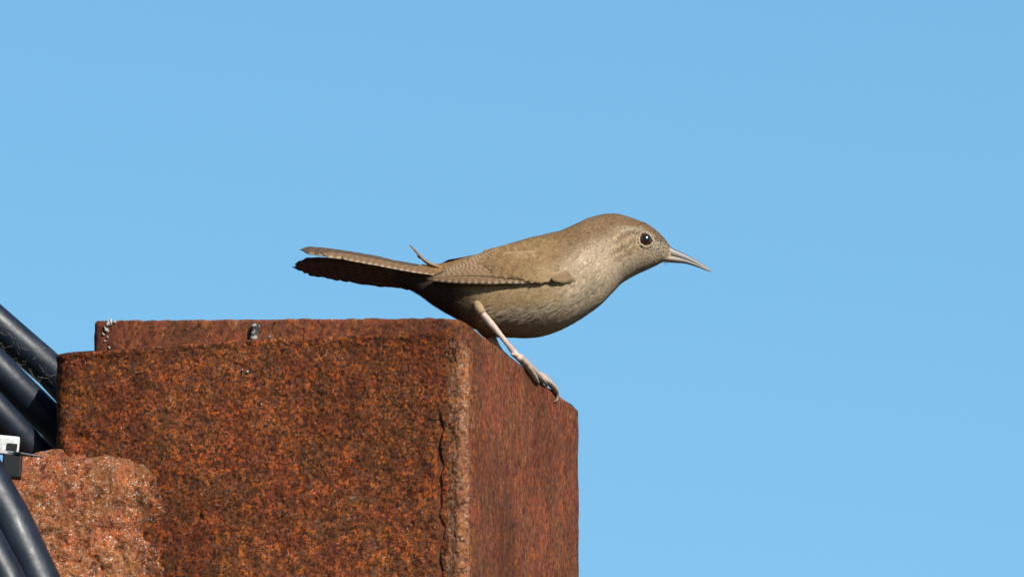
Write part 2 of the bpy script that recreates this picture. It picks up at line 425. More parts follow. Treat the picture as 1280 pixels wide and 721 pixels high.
cable([(-450, 390, -330), (-290, 450, -320), (-130, 530, -312), (-22, 664, -310), (10, 731, -308), (42, 800, -306)], 24,
      "black cable in the bottom left corner, partly over the thicker one", -.78, (-.132, -.088))

# white-tagged cable tie with a black buckle
def box_bm(name, cx, cy, d, w, h, dep, mat, parent, rot=0, bev=1.5):
    bm = bmesh.new(); bmesh.ops.create_cube(bm, size=1)
    bmesh.ops.scale(bm, vec=(w * PXM, dep * PXM, h * PXM), verts=bm.verts)
    bmesh.ops.bevel(bm, geom=bm.edges[:], offset=bev * PXM, segments=2, affect='EDGES', profile=.7)
    bmesh.ops.rotate(bm, verts=bm.verts, cent=(0, 0, 0), matrix=Matrix.Rotation(rot, 3, 'Y'))
    c = Wp(cx, cy, d); bmesh.ops.translate(bm, vec=c, verts=bm.verts)
    v = [tuple(q.co) for q in bm.verts]; bm.verts.index_update(); f = [tuple(q.index for q in p.verts) for p in bm.faces]; bm.free()
    return mesh_obj(name, v, f, mat, parent=parent, smooth=False)
tie = thing("cable_tie", tuple(Wp(10, 590, -225)), "white printed cable tie clip with a black buckle, clamped on the cables by the post", "cable tie")
wm = NT("worn_white_plastic"); wv = wm.coord('Object')
wm.base(wm.mix(wm.ramp(wm.noise(wv, 420, 5, .65), [(.44, 0.), (.62, 1.)]), (.78, .78, .76), (.42, .42, .41))); wm.rough(.45)
bkm = plain("black_plastic", (.006, .006, .007), .6, .2)
gtm = plain("grey_tie_plastic", (.10, .11, .11), .5)
box_bm("tag", 3, 556, -225, 42, 24, 12, wm.m, tie, math.radians(6), 4.5)
box_bm("buckle", 15, 583, -222, 24, 30, 16, bkm, tie, math.radians(4), 2.5)
for (bx, by, bw, bh) in ((15, 558, 13, 8), (22, 565.5, 9, 2.0)):
    box_bm("print_mark", bx, by, -232.2, bw, bh, 2.0, bkm, tie, math.radians(6), .4)
def tie_tail():
    P = [Wp(*p) for p in ((10, 566, -226), (26, 567, -228), (40, 569, -230), (53, 570.5, -228))]
    V, F = tube(resample(P, 14), np.linspace(5.0, 2.0, 14) * PXM, 10, flat=.55)
    mesh_obj("tie_tail", V, F, gtm, parent=tie)
    a = np.linspace(0, 2 * math.pi, 30)
tie_tail()

# cobweb and fluff over the upper cables
def cobweb():
    V, F = [], []; r = random.Random(5)
    def strand(a, b, sag, w):
        a, b = np.array(a), np.array(b); n = 6; k0 = len(V)
        for i in range(n + 1):
            t = i / n; p = a + (b - a) * t; p[2] += -sag * PXM * 4 * t * (1 - t); p = p + np.array([r.gauss(0, .5), r.gauss(0, .5), r.gauss(0, .5)]) * PXM
            for k in range(3):
                an = k * 2.094; V.append((p + np.array([math.cos(an) * .5, math.cos(an) * .5, math.sin(an)]) * w * PXM).tolist())
        for i in range(n):
            for k in range(3):
                F.append((k0 + i * 3 + k, k0 + i * 3 + (k + 1) % 3, k0 + i * 3 + 3 + (k + 1) % 3, k0 + i * 3 + 3 + k))
    for _ in range(48):
        x = r.uniform(-5, 62); y = 394 + x * .85 + r.uniform(0, 46)
        a = r.gauss(.55, .8); L = r.uniform(6, 18)
        strand(Wp(x, y, -27 + r.uniform(-6, 4)), Wp(x + L * math.cos(a), y + L * math.sin(a), -27 + r.uniform(-8, 4)), r.uniform(-1, 3), r.uniform(.10, .22))
    for _ in range(2):
        x = r.uniform(5, 55); strand(Wp(x, 388 + x * .86, 0), Wp(x + r.uniform(15, 40), 398 + x * .86 + r.uniform(-2, 12), r.uniform(-20, 20)), 3, .16)
    return V, F
V, F = cobweb()
o = mesh_obj("cobweb", V, F, plain("dusty_silk", (.30, .27, .20), .9, .1), loc=V[0]); tag(o, "tangle of dusty cobweb threads over the topmost cable", "cobweb", kind="stuff")

# ------------------------------------------------------------------ the wren
def B(x, y, d=0.0):
    """picture pixel and depth in pixels -> bird space (pixels, z up), no perspective: the bird is small"""
    x, y, d = np.broadcast_arrays(np.asarray(x, float), np.asarray(y, float), np.asarray(d, float))
    return np.stack([x - 640, d, ((360.5 - y) + d * SE) / CE], -1)
def BW(p): return np.asarray(p, float) * PXM + np.array([0, 0, H0])      # bird space -> world

foot_base = BW(B(652, 450, -50))
wren = thing("wren", tuple(foot_base), "small brown wren with a thin bill perched on the rusty post's right edge", "bird")

TOPL = [(496, 340), (505, 336), (515, 333.5), (530, 331.5), (545, 330), (560, 327.5), (580, 322), (600, 316.5), (613, 312.2), (622, 308.8), (636, 304.5), (650, 300.5), (664, 296.5), (678, 293.5), (690, 290.5), (701, 287.8), (711, 283.6), (722, 278.6), (736, 272.4), (750, 268.6), (764, 267), (772, 267.4), (782, 269.8), (792, 273), (800, 276), (808.5, 279.4), (816, 284.5), (822.4, 289.5), (828, 295), (832, 299.5), (836, 305), (839, 309.5)]
BOTL = [(496, 354), (505, 358), (511, 361), (528, 371), (542, 381), (555.5, 389.5), (569, 397), (583, 405), (597, 412.5), (610, 418.5), (625, 421.5), (640, 422), (666, 421.8), (678, 420), (693, 415.5), (709, 408.5), (724, 400), (739, 390), (754, 378), (767, 364.5), (777, 354.5), (788, 347.5), (795, 343.7), (808.5, 337.5), (821, 331.5), (828, 328), (834, 326.5), (839, 325)]
WID = [(496, 9), (505, 11), (520, 15), (540, 21), (560, 27), (580, 34.5), (600, 42), (640, 52), (680, 54), (710, 50), (735, 44), (755, 38.5), (775, 34), (795, 30.5), (808, 27), (818, 22), (827, 16), (834, 10.5), (839, 7)]
def body_par(x):
    w = smooth_interp(x, WID); t = smooth_interp(x, TOPL); b = smooth_interp(x, BOTL)
    h = (b - t) / 2; zc = (360.5 - (t + b) / 2) / CE
    bz = np.sqrt(np.maximum(h * h - (w * SE) ** 2, 1)) / CE
    return w, zc, bz
def body_pt(x, th):
    w, zc, bz = body_par(x)
    return np.stack([np.asarray(x, float) - 640, -w * np.cos(th), zc + bz * np.sin(th)], -1)
def near_d(x, y, off=0.0):
    """depth of the bird's near flank at a picture point"""
    w, zc, bz = body_par(x); d = -w
    for _ in range(12):
        z = ((360.5 - np.asarray(y, float)) + d * SE) / CE
        d = -w * np.sqrt(np.clip(1 - ((z - zc) / bz) ** 2, .0, 1))
    return d - off

def col_mix(a, b, t):
    t = np.asarray(t)[..., None]; return np.asarray(a) * (1 - t) + np.asarray(b) * t
BROWN, CROWN, BUFF, BREAST = (.33, .205, .094), (.285, .175, .092), (.43, .30, .18), (.60, .455, .31)
FLANK, BELLY, VENT_SHADED, RUMP = (.44, .30, .155), (.37, .265, .165), (.07, .047, .033), (.37, .20, .09)  # vent darkened to paint in the rear flank's shade, belly partly so
def plume_col(p):
    """feather colour at a bird-space point, with shade put into the vent and partly the belly tones"""
    x = p[..., 0] + 640; w, zc, bz = body_par(x); s = (p[..., 2] - zc) / bz           # -1 belly .. 1 back
    y = 360.5 - (p[..., 2] * CE - p[..., 1] * SE)
    c = col_mix(FLANK, BROWN, sstep(-.05, .35, s)); c = col_mix(c, BELLY, sstep(-.35, -.8, s))
    fr = sstep(680, 735, x)
    front = col_mix(BREAST, CROWN, sstep(.02, .55, s)); c = col_mix(c, front, fr)
    hd = sstep(755, 785, x)
    face = col_mix(BREAST, BUFF, sstep(-.7, -.1, s)); face = col_mix(face, CROWN, sstep(.36, .62, s)); c = col_mix(c, face, hd)
    c = col_mix(c, VENT_SHADED, sstep(615, 565, x) * sstep(.45, .0, s)); c = col_mix(c, RUMP, sstep(600, 560, x) * sstep(.35, .7, s))
    m = noise3(np.stack([x / 26., p[..., 2] / 22., p[..., 1] / 26.], -1)); m2 = noise3(np.stack([x / 6.5, p[..., 2] / 3.2, p[..., 1] / 3.2], -1)); c = c * (1 + .12 * m + .13 * m2)[..., None]
    # pale brow over the eye, streaky ear coverts, pale lores, thin dark eye line
    ay = np.abs(p[..., 1]) * SE; yy = 360.5 - p[..., 2] * CE - ay                          # row as seen from the near side
    brow = np.exp(-((yy - (287 - .0 * x + np.maximum(0, 795 - x) * -.10 + np.maximum(0, x - 805) * .9)) / 2.8) ** 2) * sstep(768, 785, x) * sstep(828, 818, x)
    c = col_mix(c, (.50, .43, .31), brow * .65)
    ear = sstep(762, 772, x) * sstep(800, 790, x) * sstep(288, 294, yy) * sstep(330, 318, yy)
    st = np.sin((x * .55 + yy * 1.0) / 1.9 + 2.2 * noise3(np.stack([x / 9., yy / 9., x * 0], -1)))
    c = c * (1 + ear * .30 * st)[..., None]
    lore = np.exp(-(((x - 823) / 9.) ** 2 + ((yy - 309) / 8.) ** 2)); c = col_mix(c, (.46, .41, .32), lore * .8)
    ln = np.exp(-((yy - (299 + (x - 822) * .55)) / 1.7) ** 2) * sstep(813, 818, x) * sstep(832, 827, x); c = col_mix(c, (.10, .065, .04), ln * .75)
    ln2 = np.exp(-((yy - (290 + (800 - x) * .1)) / 2.2) ** 2) * sstep(782, 790, x) * sstep(800, 796, x); c = col_mix(c, (.13, .09, .055), ln2 * .6)
    # fine bars across the back
    bars = np.sin(x / 1.9 + 3 * noise3(p / 12.)) * sstep(.1, .5, s) * sstep(720, 660, x)
    return np.clip(c * (1 + .07 * bars)[..., None], .01, 1)

def plume_mat(name):
    m = NT(name); a = m.n("ShaderNodeAttribute", attribute_name='Col'); m.base(a.outputs['Color'])
    m.rough(.85); m.spec(.15); return m
skin_m = plume_mat("down_feathers"); sn = skin_m.noise(skin_m.coord('Object'), 900, 4); skin_m.bump(sn, .4, .0005)
strand_nt = plume_mat("feather_barbs")
_tr = strand_nt.n("ShaderNodeBsdfTranslucent"); _mx = strand_nt.n("ShaderNodeMixShader"); _mx.inputs[0].default_value = .28
strand_nt.l(strand_nt.b.inputs['Base Color'].links[0].from_socket, _tr.inputs[0])
strand_nt.l(strand_nt.b.outputs[0], _mx.inputs[1]); strand_nt.l(_tr.outputs[0], _mx.inputs[2]); strand_nt.l(_mx.outputs[0], strand_nt.out.inputs[0])
strand_m = strand_nt.m

# body: one continuous surface from the tail root to the bill base
XS = np.concatenate([np.arange(496, 800, 3.0), np.arange(800, 839.1, 1.6)]); NTH = 72
TH = np.linspace(0, 2 * np.pi, NTH, endpoint=False)
Vb = body_pt(np.repeat(XS[:, None], NTH, 1), np.repeat(TH[None], len(XS), 0))
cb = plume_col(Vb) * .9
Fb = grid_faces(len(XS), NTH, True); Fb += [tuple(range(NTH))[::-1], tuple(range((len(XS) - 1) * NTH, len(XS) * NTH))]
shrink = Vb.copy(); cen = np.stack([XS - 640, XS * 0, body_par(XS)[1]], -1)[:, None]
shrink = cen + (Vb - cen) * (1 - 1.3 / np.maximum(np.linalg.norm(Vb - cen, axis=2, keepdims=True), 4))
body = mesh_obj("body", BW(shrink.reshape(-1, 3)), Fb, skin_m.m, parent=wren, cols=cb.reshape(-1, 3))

# ---- wings
WW = [(520, 25), (533, 30), (545, 35), (560, 40.5), (580, 47), (600, 52), (640, 58), (680, 56), (695, 51), (705, 46.5), (715, 41.5), (725, 37), (740, 32)]
WB = [(520, 40), (560, 46), (600, 56), (640, 64), (680, 71), (720, 86), (740, 92)]
def wing_d(x, y):
    w = smooth_interp(x, WW); b = smooth_interp(x, WB); d = -w
    for _ in range(12):
        z = ((360.5 - np.asarray(y, float)) + d * SE) / CE
        d = -w * np.sqrt(np.clip(1 - ((z + 3) / b) ** 2, .02, 1))
    return d
LOW = [(533, 349.2), (545, 348.6), (560, 347), (580, 346), (600, 346.6), (620, 348), (640, 350), (660, 352), (690, 353), (705, 352.5), (718, 350), (730, 343)]
UPP = [(533, 348.2), (541, 344.5), (548, 340.5), (560, 334), (575, 326), (590, 319.5), (600, 315.8), (613, 311.5), (640, 305), (680, 298), (700, 300), (718, 315), (730, 336)]
def wing_pt(x, y, off=0.0):
    p = B(x, y, wing_d(x, y)); return p + np.stack([p[..., 0] * 0, p[..., 0] * 0 - off, p[..., 0] * 0 + off * .25], -1)

feath_cache = {}
def feather_mat(name, base, bar, edge, nbars, spotted=.0, rimf=.7, barf=.6, both=False):
    m = NT(name); uv = m.n("ShaderNodeTexCoord").outputs['UV']; sp = m.n("ShaderNodeSeparateXYZ"); m.l(uv, sp.inputs[0])
    u, v = sp.outputs[0], sp.outputs[1]                   # u root..tip, v 0 inner .. 1 outer edge
    oi = m.n("ShaderNodeObjectInfo").outputs['Random']
    ph = m.math('MULTIPLY', oi, 9.0)
    nz = m.noise(m.coord('Object'), 500, 3)
    lean = m.math('MULTIPLY', m.math('ABSOLUTE', m.math('SUBTRACT', v, .5)), -1.0)
    arg = m.math('ADD', m.math('MULTIPLY', u, nbars * 6.283), m.math('ADD', m.math('ADD', ph, lean), m.math('MULTIPLY', nz, 1.6)))
    w = m.math('SINE', arg)
    bars = m.ramp(m.math('MULTIPLY_ADD', w, .5, .5), [(.42, 0.), (.62, 1.)])
    bc = m.n("ShaderNodeCombineXYZ"); m.l(m.math('MULTIPLY', u, 3), bc.inputs[0]); m.l(m.math('MULTIPLY', v, 24), bc.inputs[1])
    barb = m.noise(bc.outputs[0], 6, 2)
    c = m.mix(m.math('MULTIPLY', bars, barf), base, bar)
    c = m.mix(m.math('MULTIPLY', m.ramp(barb, [(.35, 0.), (.65, 1.)]), .35), c, tuple(x * 1.35 for x in base))
    if spotted:
        e = m.ramp(v, [(.66, 0.), (.80, 1.)]); c = m.mix(m.math('MULTIPLY', m.math('MULTIPLY', e, m.math('SUBTRACT', 1.0, bars)), spotted), c, edge)
    rach = m.ramp(m.math('ABSOLUTE', m.math('SUBTRACT', v, .45)), [(.0, 1.), (.05, 0.)]); c = m.mix(m.math('MULTIPLY', rach, .6), c, tuple(x * .4 for x in base))
    rim = m.ramp(m.math('MULTIPLY', m.math('ABSOLUTE', m.math('SUBTRACT', v, .5)), 2.0) if both else v, [(.84 if both else .90, 0.), (.94 if both else .97, rimf)]); c = m.mix(rim, c, edge)
    if both: c = m.mix(m.ramp(u, [(.12, .9), (.50, 0.)]), c, (.44, .325, .19))
    m.base(c); m.rough(.7); m.spec(.25)
    m.bump(barb, .25, .0003)
    return m.m
fly_m = feather_mat("flight_feather", (.32, .19, .098), (.13, .074, .040), (.64, .54, .40), 19, .9)
fly2_m = feather_mat("inner_flight_feather", (.35, .212, .11), (.135, .08, .042), (.52, .39, .23), 17, .8, rimf=.7, barf=.85)
ter_m = feather_mat("tertial_feather", (.34, .204, .104), (.14, .083, .044), (.46, .34, .19), 13, .3, rimf=.4, barf=.5)
cov_m = feather_mat("covert_feather", (.34, .207, .108), (.23, .138, .07), (.42, .30, .15), 3, .2, rimf=.2, barf=.4)
alu_m = feather_mat("alula_feather", (.235, .145, .072), (.20, .122, .06), (.50, .39, .25), 2, .2, rimf=.7, both=True)
under_m = feather_mat("tail_underside_shaded", (.066, .063, .056), (.034, .033, .032), (.24, .20, .16), 15, .1, rimf=.8, barf=.6)  # shade under the far flap is put into this darker colour
tail_shaded_m = feather_mat("long_tail_feather_shaded", (.105, .064, .036), (.048, .031, .021), (.42, .33, .22), 15, .3, rimf=.25, barf=.6)  # darker copy for the two longest feathers, painting in their shade
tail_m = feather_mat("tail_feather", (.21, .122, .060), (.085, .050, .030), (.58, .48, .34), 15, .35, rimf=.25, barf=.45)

def feather(name, root, tip, outer, nrm, wid, mat, parent, bend=0.0, camber=.12, nL=18, nW=5, taper=.5, lab=None, curve=None, thick=.5, rag=.5, seed=0, flip=1, tipjit=0.0):
    """one feather in bird space: rachis root->tip, outer = direction of the outer vane, nrm = face normal; a thin closed blade"""
    root, tip, outer, nrm = [np.asarray(q, float) for q in (root, tip, outer, nrm)]
    t = np.linspace(0, 1, nL)
    P = root + (tip - root) * t[:, None] + (nrm * bend * np.linalg.norm(tip - root)) * (t * (1 - t) * 4)[:, None]
    if curve is not None: P = np.array([curve(a) for a in t])
    T = np.gradient(P, axis=0); T /= np.linalg.norm(T, axis=1)[:, None]
    O = outer - T * (T @ outer)[:, None]; O /= np.linalg.norm(O, axis=1)[:, None]
    N = np.cross(T, O); N *= np.sign((N @ nrm))[:, None]
    prof = np.minimum(1, .45 + t * 2.2) * np.where(t < taper, 1, np.sqrt(np.clip(1 - ((t - taper) / (1.0001 - taper)) ** 2.4, .015, 1)))
    v = np.linspace(0, 1, nW); rr = np.random.default_rng(seed)
    top = []; uv = []
    for j, vv in enumerate(v):
        s = (vv - .45); e = abs(s) * 2
        wj = wid * prof * s * (1 + (rag * .10) * rr.normal(size=nL) * (e > .7))
        top.append(P + T * (tipjit * rr.normal() * np.clip((t - .9) / .1, 0, 1) ** 2)[:, None] + O * wj[:, None] - N * (camber * wid * (s * 2) ** 2 * prof)[:, None]); uv.append(np.stack([t, t * 0 + vv], 1))
    top = np.stack(top, 1); uv = np.stack(uv, 1)
    bot = top - N[:, None] * thick
    n, m = nL, nW; V = np.concatenate([top.reshape(-1, 3), bot.reshape(-1, 3)]); U = np.concatenate([uv.reshape(-1, 2)] * 2)
    F = grid_faces(n, m) + [f[::-1] for f in grid_faces(n, m, off=n * m)]
    ring = [j for j in range(m)] + [i * m + m - 1 for i in range(1, n)] + [(n - 1) * m + j for j in range(m - 2, -1, -1)] + [i * m for i in range(n - 2, 0, -1)]
    k = n * m; F += [(ring[a], ring[a] + k, ring[(a + 1) % len(ring)] + k, ring[(a + 1) % len(ring)]) for a in range(len(ring))]
    V[:, 1] *= flip
    if flip > 0: F = F
    o = mesh_obj(name, BW(V), F, mat, parent=parent, uvs=U)
    if lab: o['label'] = lab
    return o

LIFT = [(520, 28), (560, 28), (580, 22), (600, 17.6), (613, 15), (650, 4), (670, 0)]
_ux = np.arange(520., 731., 5.); _uz = wing_pt(_ux, interp(_ux, UPP))[:, 2]
def lift_far(V):
    """the far wing droops open a little: its rear is held higher and flatter than the near one"""
    V = V.copy(); V[:, 0] = np.where(V[:, 0] < -80, -80 + (V[:, 0] + 80) * .5, V[:, 0]); x = V[:, 0] + 640; zt = np.interp(x, _ux, _uz); t = sstep(655, 605, x) * .85; dz = zt - V[:, 2]
    V[:, 2] = zt + interp(x, LIFT) - dz * (1 - t); V[:, 1] += dz * t; return V

def make_wing(flip):
    # shell under the feathers
    xs = np.linspace(540, 722, 62); V = []; nv = 16
    for k in range(2):
        for x in xs:
            lo, up = interp(x, LOW) - .8, interp(x, UPP) + 1.0
            y = np.linspace(lo, up, nv); xx = np.full(nv, x)
            e = np.linspace(0, 1, nv); edge = np.minimum(1, np.minimum(e, 1 - e) * 6 + .15) * np.minimum(1, (722 - x) / 20 + .1)
            V.append(wing_pt(xx, y, 1.0) + np.array([0, 1, 0]) * (k * 5.5 * edge)[:, None])
    V = np.concatenate(V); n, m = len(xs), nv; K = n * m
    F = [f[::-1] for f in grid_faces(n, m)] + grid_faces(n, m, off=K)
    ring = [j for j in range(m)] + [i * m + m - 1 for i in range(1, n)] + [(n - 1) * m + j for j in range(m - 2, -1, -1)] + [i * m for i in range(n - 2, 0, -1)]
    F += [(ring[a], ring[(a + 1) % len(ring)], ring[(a + 1) % len(ring)] + K, ring[a] + K) for a in range(len(ring))]
    Vc = V.copy(); cols = np.tile(np.array([(.27, .175, .09)]), (len(V), 1)) * (1 + .12 * noise3(V / 6.))[:, None]
    V[:, 1] *= flip
    if flip < 0: V = lift_far(V)
    wing = mesh_obj("wing", BW(V), F, skin_m.m, parent=wren, cols=cols)
    sd = [0]
    def fe(name, r, t, wid, mat, off, lab=None, taper=.55, camber=.10, rag=.5):
        sd[0] += 1
        def curve(a):
            x = r[0] + (t[0] - r[0]) * a; y = r[1] + (t[1] - r[1]) * a + 1.2 * math.sin(a * math.pi)
            return wing_pt(np.array(x), np.array(y), off)
        mid = wing_pt(np.array((r[0] + t[0]) / 2), np.array((r[1] + t[1]) / 2), off)
        low = wing_pt(np.array((r[0] + t[0]) / 2), np.array((r[1] + t[1]) / 2 + 4.0), off); out = low - mid
        nrm = np.array([0, -1, .35])
        o = feather(name, r + (0,), t + (0,), out, nrm, wid, mat, wing, camber=camber, curve=curve, taper=taper, lab=lab, rag=rag, seed=sd[0], thick=.3)
        me = o.data; base = np.array(BASES[wren.name]) if False else None
        co = np.empty(len(me.vertices) * 3); me.vertices.foreach_get('co', co); co = co.reshape(-1, 3)
        if flip < 0:
            b = np.array(BASES[wing.name]); q = (co + b - np.array([0, 0, H0])) / PXM; q[:, 1] *= -1; q = lift_far(q)
            co = BW(q) - b; me.vertices.foreach_set('co', co.ravel()); me.flip_normals(); me.update()
        return o
    # primaries and secondaries: low ones first, each higher one laid over it
    N = 15
    for k in range(N):
        a = k / (N - 1)
        root = (692 - 70 * a, 348.5 - 36 * a)
        tip = (533 + 20 * a, 348.6 - 8.5 * a)
        fe("flight_feather", root, tip, 10.5 - 2.0 * a, (fly_m if k < 3 else fly2_m), .6 + .1 * k, taper=.40)
    for k in range(3):
        a = k / 2
        fe("tertial_feather", (662 - 16 * a, 326 - 15 * a), (570 + 14 * a, 333.5 - 9 * a), 9, ter_m, 1.7 + .12 * k, taper=.35)
    for k in range(9):                                # greater coverts
        a = k / 8
        root = (705 - 34 * a, 347 - 32 * a); tip = (655 - 24 * a + 4 * math.sin(k * 2.1), 349.5 - 32 * a)
        fe("covert_feather", root, tip, 8.5, cov_m, 1.6 + .05 * k, taper=.3, camber=.02)
    fe("alula_feather", (735, 339.5), (689, 351.0), 18, alu_m, 6.6, lab="pale-edged feather at the bend of the wing", taper=.25, camber=.05)
    return wing
wing_near = make_wing(1)
wing_far = make_wing(-1)

# ---- tail: a near flap that slopes to the camera and a far flap seen from beneath
tail_root = B(520, 346, 0)
tail = mesh_obj("tail", *(lambda VF: (BW(VF[0]), VF[1]))(tube([B(548, 342, 0), B(528, 342, 0), B(505, 341, 2), B(486, 340, 4)], [11, 10.5, 8, 4], 14, flat=.75)), skin_m.m, parent=wren, cols=np.tile([(.16, .10, .06)], (4 * 14, 1)))
RT = [(545, 334.5), (527, 330.8), (511, 328), (490, 324.3), (471, 318.8), (450, 315.3), (436, 313.3), (422, 311.2), (406, 308.8), (388, 307.8), (376, 311)]
RB = [(545, 344.5), (529, 341.5), (510, 337.5), (490, 334), (464, 329.4), (433, 323.5), (405, 321.0), (388, 318), (376, 315)]
near_f = [(376, 560, .30, 17), (379, 558, .48, 17), (402, 556, .62, 15), (428, 545, .80, 11)]
for k, (tx, rx, f, wd) in enumerate(near_f):
    def curve(a, tx=tx, rx=rx, f=f, k=k):
        x = rx + (tx - rx) * a; t_, b_ = interp(x, RT), interp(x, RB); y = t_ + (b_ - t_) * f
        return B(x, y, -5 - 22 * f - .7 * k)
    feather("tail_feather", (0, 0, 0), (0, 0, 0), (0, -.75, -.66), (0, -.66, .75), wd, tail_m if k > 1 else tail_shaded_m, tail, curve=curve, taper=.93, nL=40, nW=9, tipjit=1.6,  camber=.06, rag=.35, seed=50 + k, lab="sunlit barred tail feather of the near side" if k == 3 else None)
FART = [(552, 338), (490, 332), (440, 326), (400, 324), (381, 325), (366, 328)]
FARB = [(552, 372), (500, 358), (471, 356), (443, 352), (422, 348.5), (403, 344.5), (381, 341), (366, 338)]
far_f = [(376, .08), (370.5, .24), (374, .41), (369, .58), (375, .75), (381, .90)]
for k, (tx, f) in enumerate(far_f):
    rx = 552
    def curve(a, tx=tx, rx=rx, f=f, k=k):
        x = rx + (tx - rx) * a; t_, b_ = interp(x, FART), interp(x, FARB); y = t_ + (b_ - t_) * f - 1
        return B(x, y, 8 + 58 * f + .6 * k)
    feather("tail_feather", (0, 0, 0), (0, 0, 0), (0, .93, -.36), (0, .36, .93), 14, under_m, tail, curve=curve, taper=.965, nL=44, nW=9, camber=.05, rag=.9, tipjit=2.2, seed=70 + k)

# ---- bill
bu = NT("upper_bill_horn"); spz = bu.n("ShaderNodeSeparateXYZ"); bu.l(bu.n("ShaderNodeTexCoord").outputs['UV'], spz.inputs[0])
bu.base(bu.mix(bu.ramp(spz.outputs[1], [(.72, 0.), (.90, 1.)]), (.33, .295, .275), (.05, .042, .038))); bu.rough(.5); bu.spec(.22)
bl = NT("lower_bill_horn"); bux = bl.n("ShaderNodeSeparateXYZ"); bl.l(bl.n("ShaderNodeTexCoord").outputs["UV"], bux.inputs[0]); bl.base(bl.ramp(bux.outputs[0], [(.92, (.44, .35, .25)), (.95, (.27, .235, .215))])); bl.rough(.5); bl.spec(.22)
def bill(name, top, bot, w0, mat):
    xs = np.linspace(826, 889.4, 34); seg = 18; V = []; U = []
    for x in xs:
        t, b = smooth_interp(np.array(x), top), smooth_interp(np.array(x), bot); h = max((b - t) / 2, .25)
        w = interp(x, [(826, w0), (838, w0 * .72), (855, w0 * .45), (875, w0 * .26), (889.4, .5)])
        a = np.linspace(0, 2 * np.pi, seg, endpoint=False)
        z = (360.5 - (t + b) / 2) / CE
        V.append(np.stack([a * 0 + x - 640, -w * np.cos(a), z + h / CE * np.sin(a)], 1)); U.append(np.stack([a * 0 + x / 900, np.sin(a) * .5 + .5], 1))
    F = grid_faces(len(xs), seg, True) + [tuple(range(seg))[::-1], tuple(range((len(xs) - 1) * seg, len(xs) * seg))]
    return mesh_obj(name, BW(np.concatenate(V)), F, mat, parent=wren, uvs=np.concatenate(U))
GAPE = [(826, 319.6), (832, 320.2), (843, 321.8), (857, 325.6), (871, 331), (882, 336), (889.4, 339)]
bill("upper_mandible", [(826, 303), (836, 307), (843, 311.4), (850, 314.5), (857, 317.9), (864, 321.5), (871, 325.5), (877, 329.1), (882, 332.3), (887, 335.8), (889.4, 338.2)], [(x, y + .2) for x, y in GAPE], 9, bu.m)
bill("lower_mandible", [(x, y - 1.2) for x, y in GAPE], [(826, 327), (843, 328.4), (857, 329.6), (871, 333.6), (882, 337.9), (889.4, 339.9)], 8.5, bl.m)

# ---- eyes
EX, EY, ER = 806.8, 299.8, 8.2
em = NT("dark_eye"); ev = em.n("ShaderNodeTexCoord").outputs['UV']; es = em.n("ShaderNodeSeparateXYZ"); em.l(ev, es.inputs[0])
em.base(em.ramp(es.outputs[0], [(.0, (.004, .003, .003)), (.58, (.004, .003, .003)), (.66, (.075, .027, .014)), (1, (.05, .02, .011))])); em.rough(.2); em.spec(.5)
em.setv(em.b.inputs['Coat Weight'], .0); em.setv(em.b.inputs['Coat Roughness'], .10)
lm = plain("eyelid_feathers", (.46, .38, .27), .8, .1)
def make_eye(flip):
    d0 = float(near_d(np.array(EX), np.array(EY))); c = B(EX, EY, d0 + 2.6); nrm = np.array([.22, -1, .10]); nrm /= np.linalg.norm(nrm)
    u = np.cross(nrm, (0, 0, 1)); u /= np.linalg.norm(u); w = np.cross(u, nrm); V = []; U = []
    for i in range(17):
        f = i / 16 * math.pi * .62
        for k in range(28):
            a = k / 28 * 2 * math.pi
            V.append(c + nrm * math.cos(f) * ER * .82 + (u * math.cos(a) * .93 + w * math.sin(a) * 1.04) * math.sin(f) * ER); U.append((math.sin(f), 0))
    V = np.array(V); V[:, 1] *= flip; F = grid_faces(17, 28, True)
    if flip < 0: F = [f[::-1] for f in F]
    eye = mesh_obj("eye", BW(V), F, em.m, parent=wren, uvs=U)
    V = []; F = []; r = random.Random(3)
    for k in range(330):                               # ring of tiny pale lid feathers, broken at the front and back
        a = r.uniform(0, 2 * math.pi); br = .35 + .65 * abs(math.sin(a + .35)) if math.cos(a) > 0 else 1
        if r.random() > br: continue
        rad = ER * r.uniform(1.02, 1.2); e = u * math.cos(a) + w * math.sin(a); t = -u * math.sin(a) + w * math.cos(a)
        p = c + e * rad * (np.array([1, 1, 1])) + nrm * (2.6 + r.uniform(-.8, 1.6)); L = r.uniform(1.6, 3.0); wd = r.uniform(.3, .55)
        k0 = len(V); dr = t * (.7 if r.random() < .5 else -.7) + e * .5
        V += [p - e * wd, p + e * wd, p + dr * L * .6 + e * wd * .6, p + dr * L - nrm * .6, p + dr * L * .6 - e * wd * .6]
        F.append((k0, k0 + 1, k0 + 2, k0 + 3, k0 + 4))
    V = np.array(V); V[:, 1] *= flip
    mesh_obj("eyelid", BW(V), F, lm, parent=eye)
    return eye
make_eye(1); make_eye(-1)

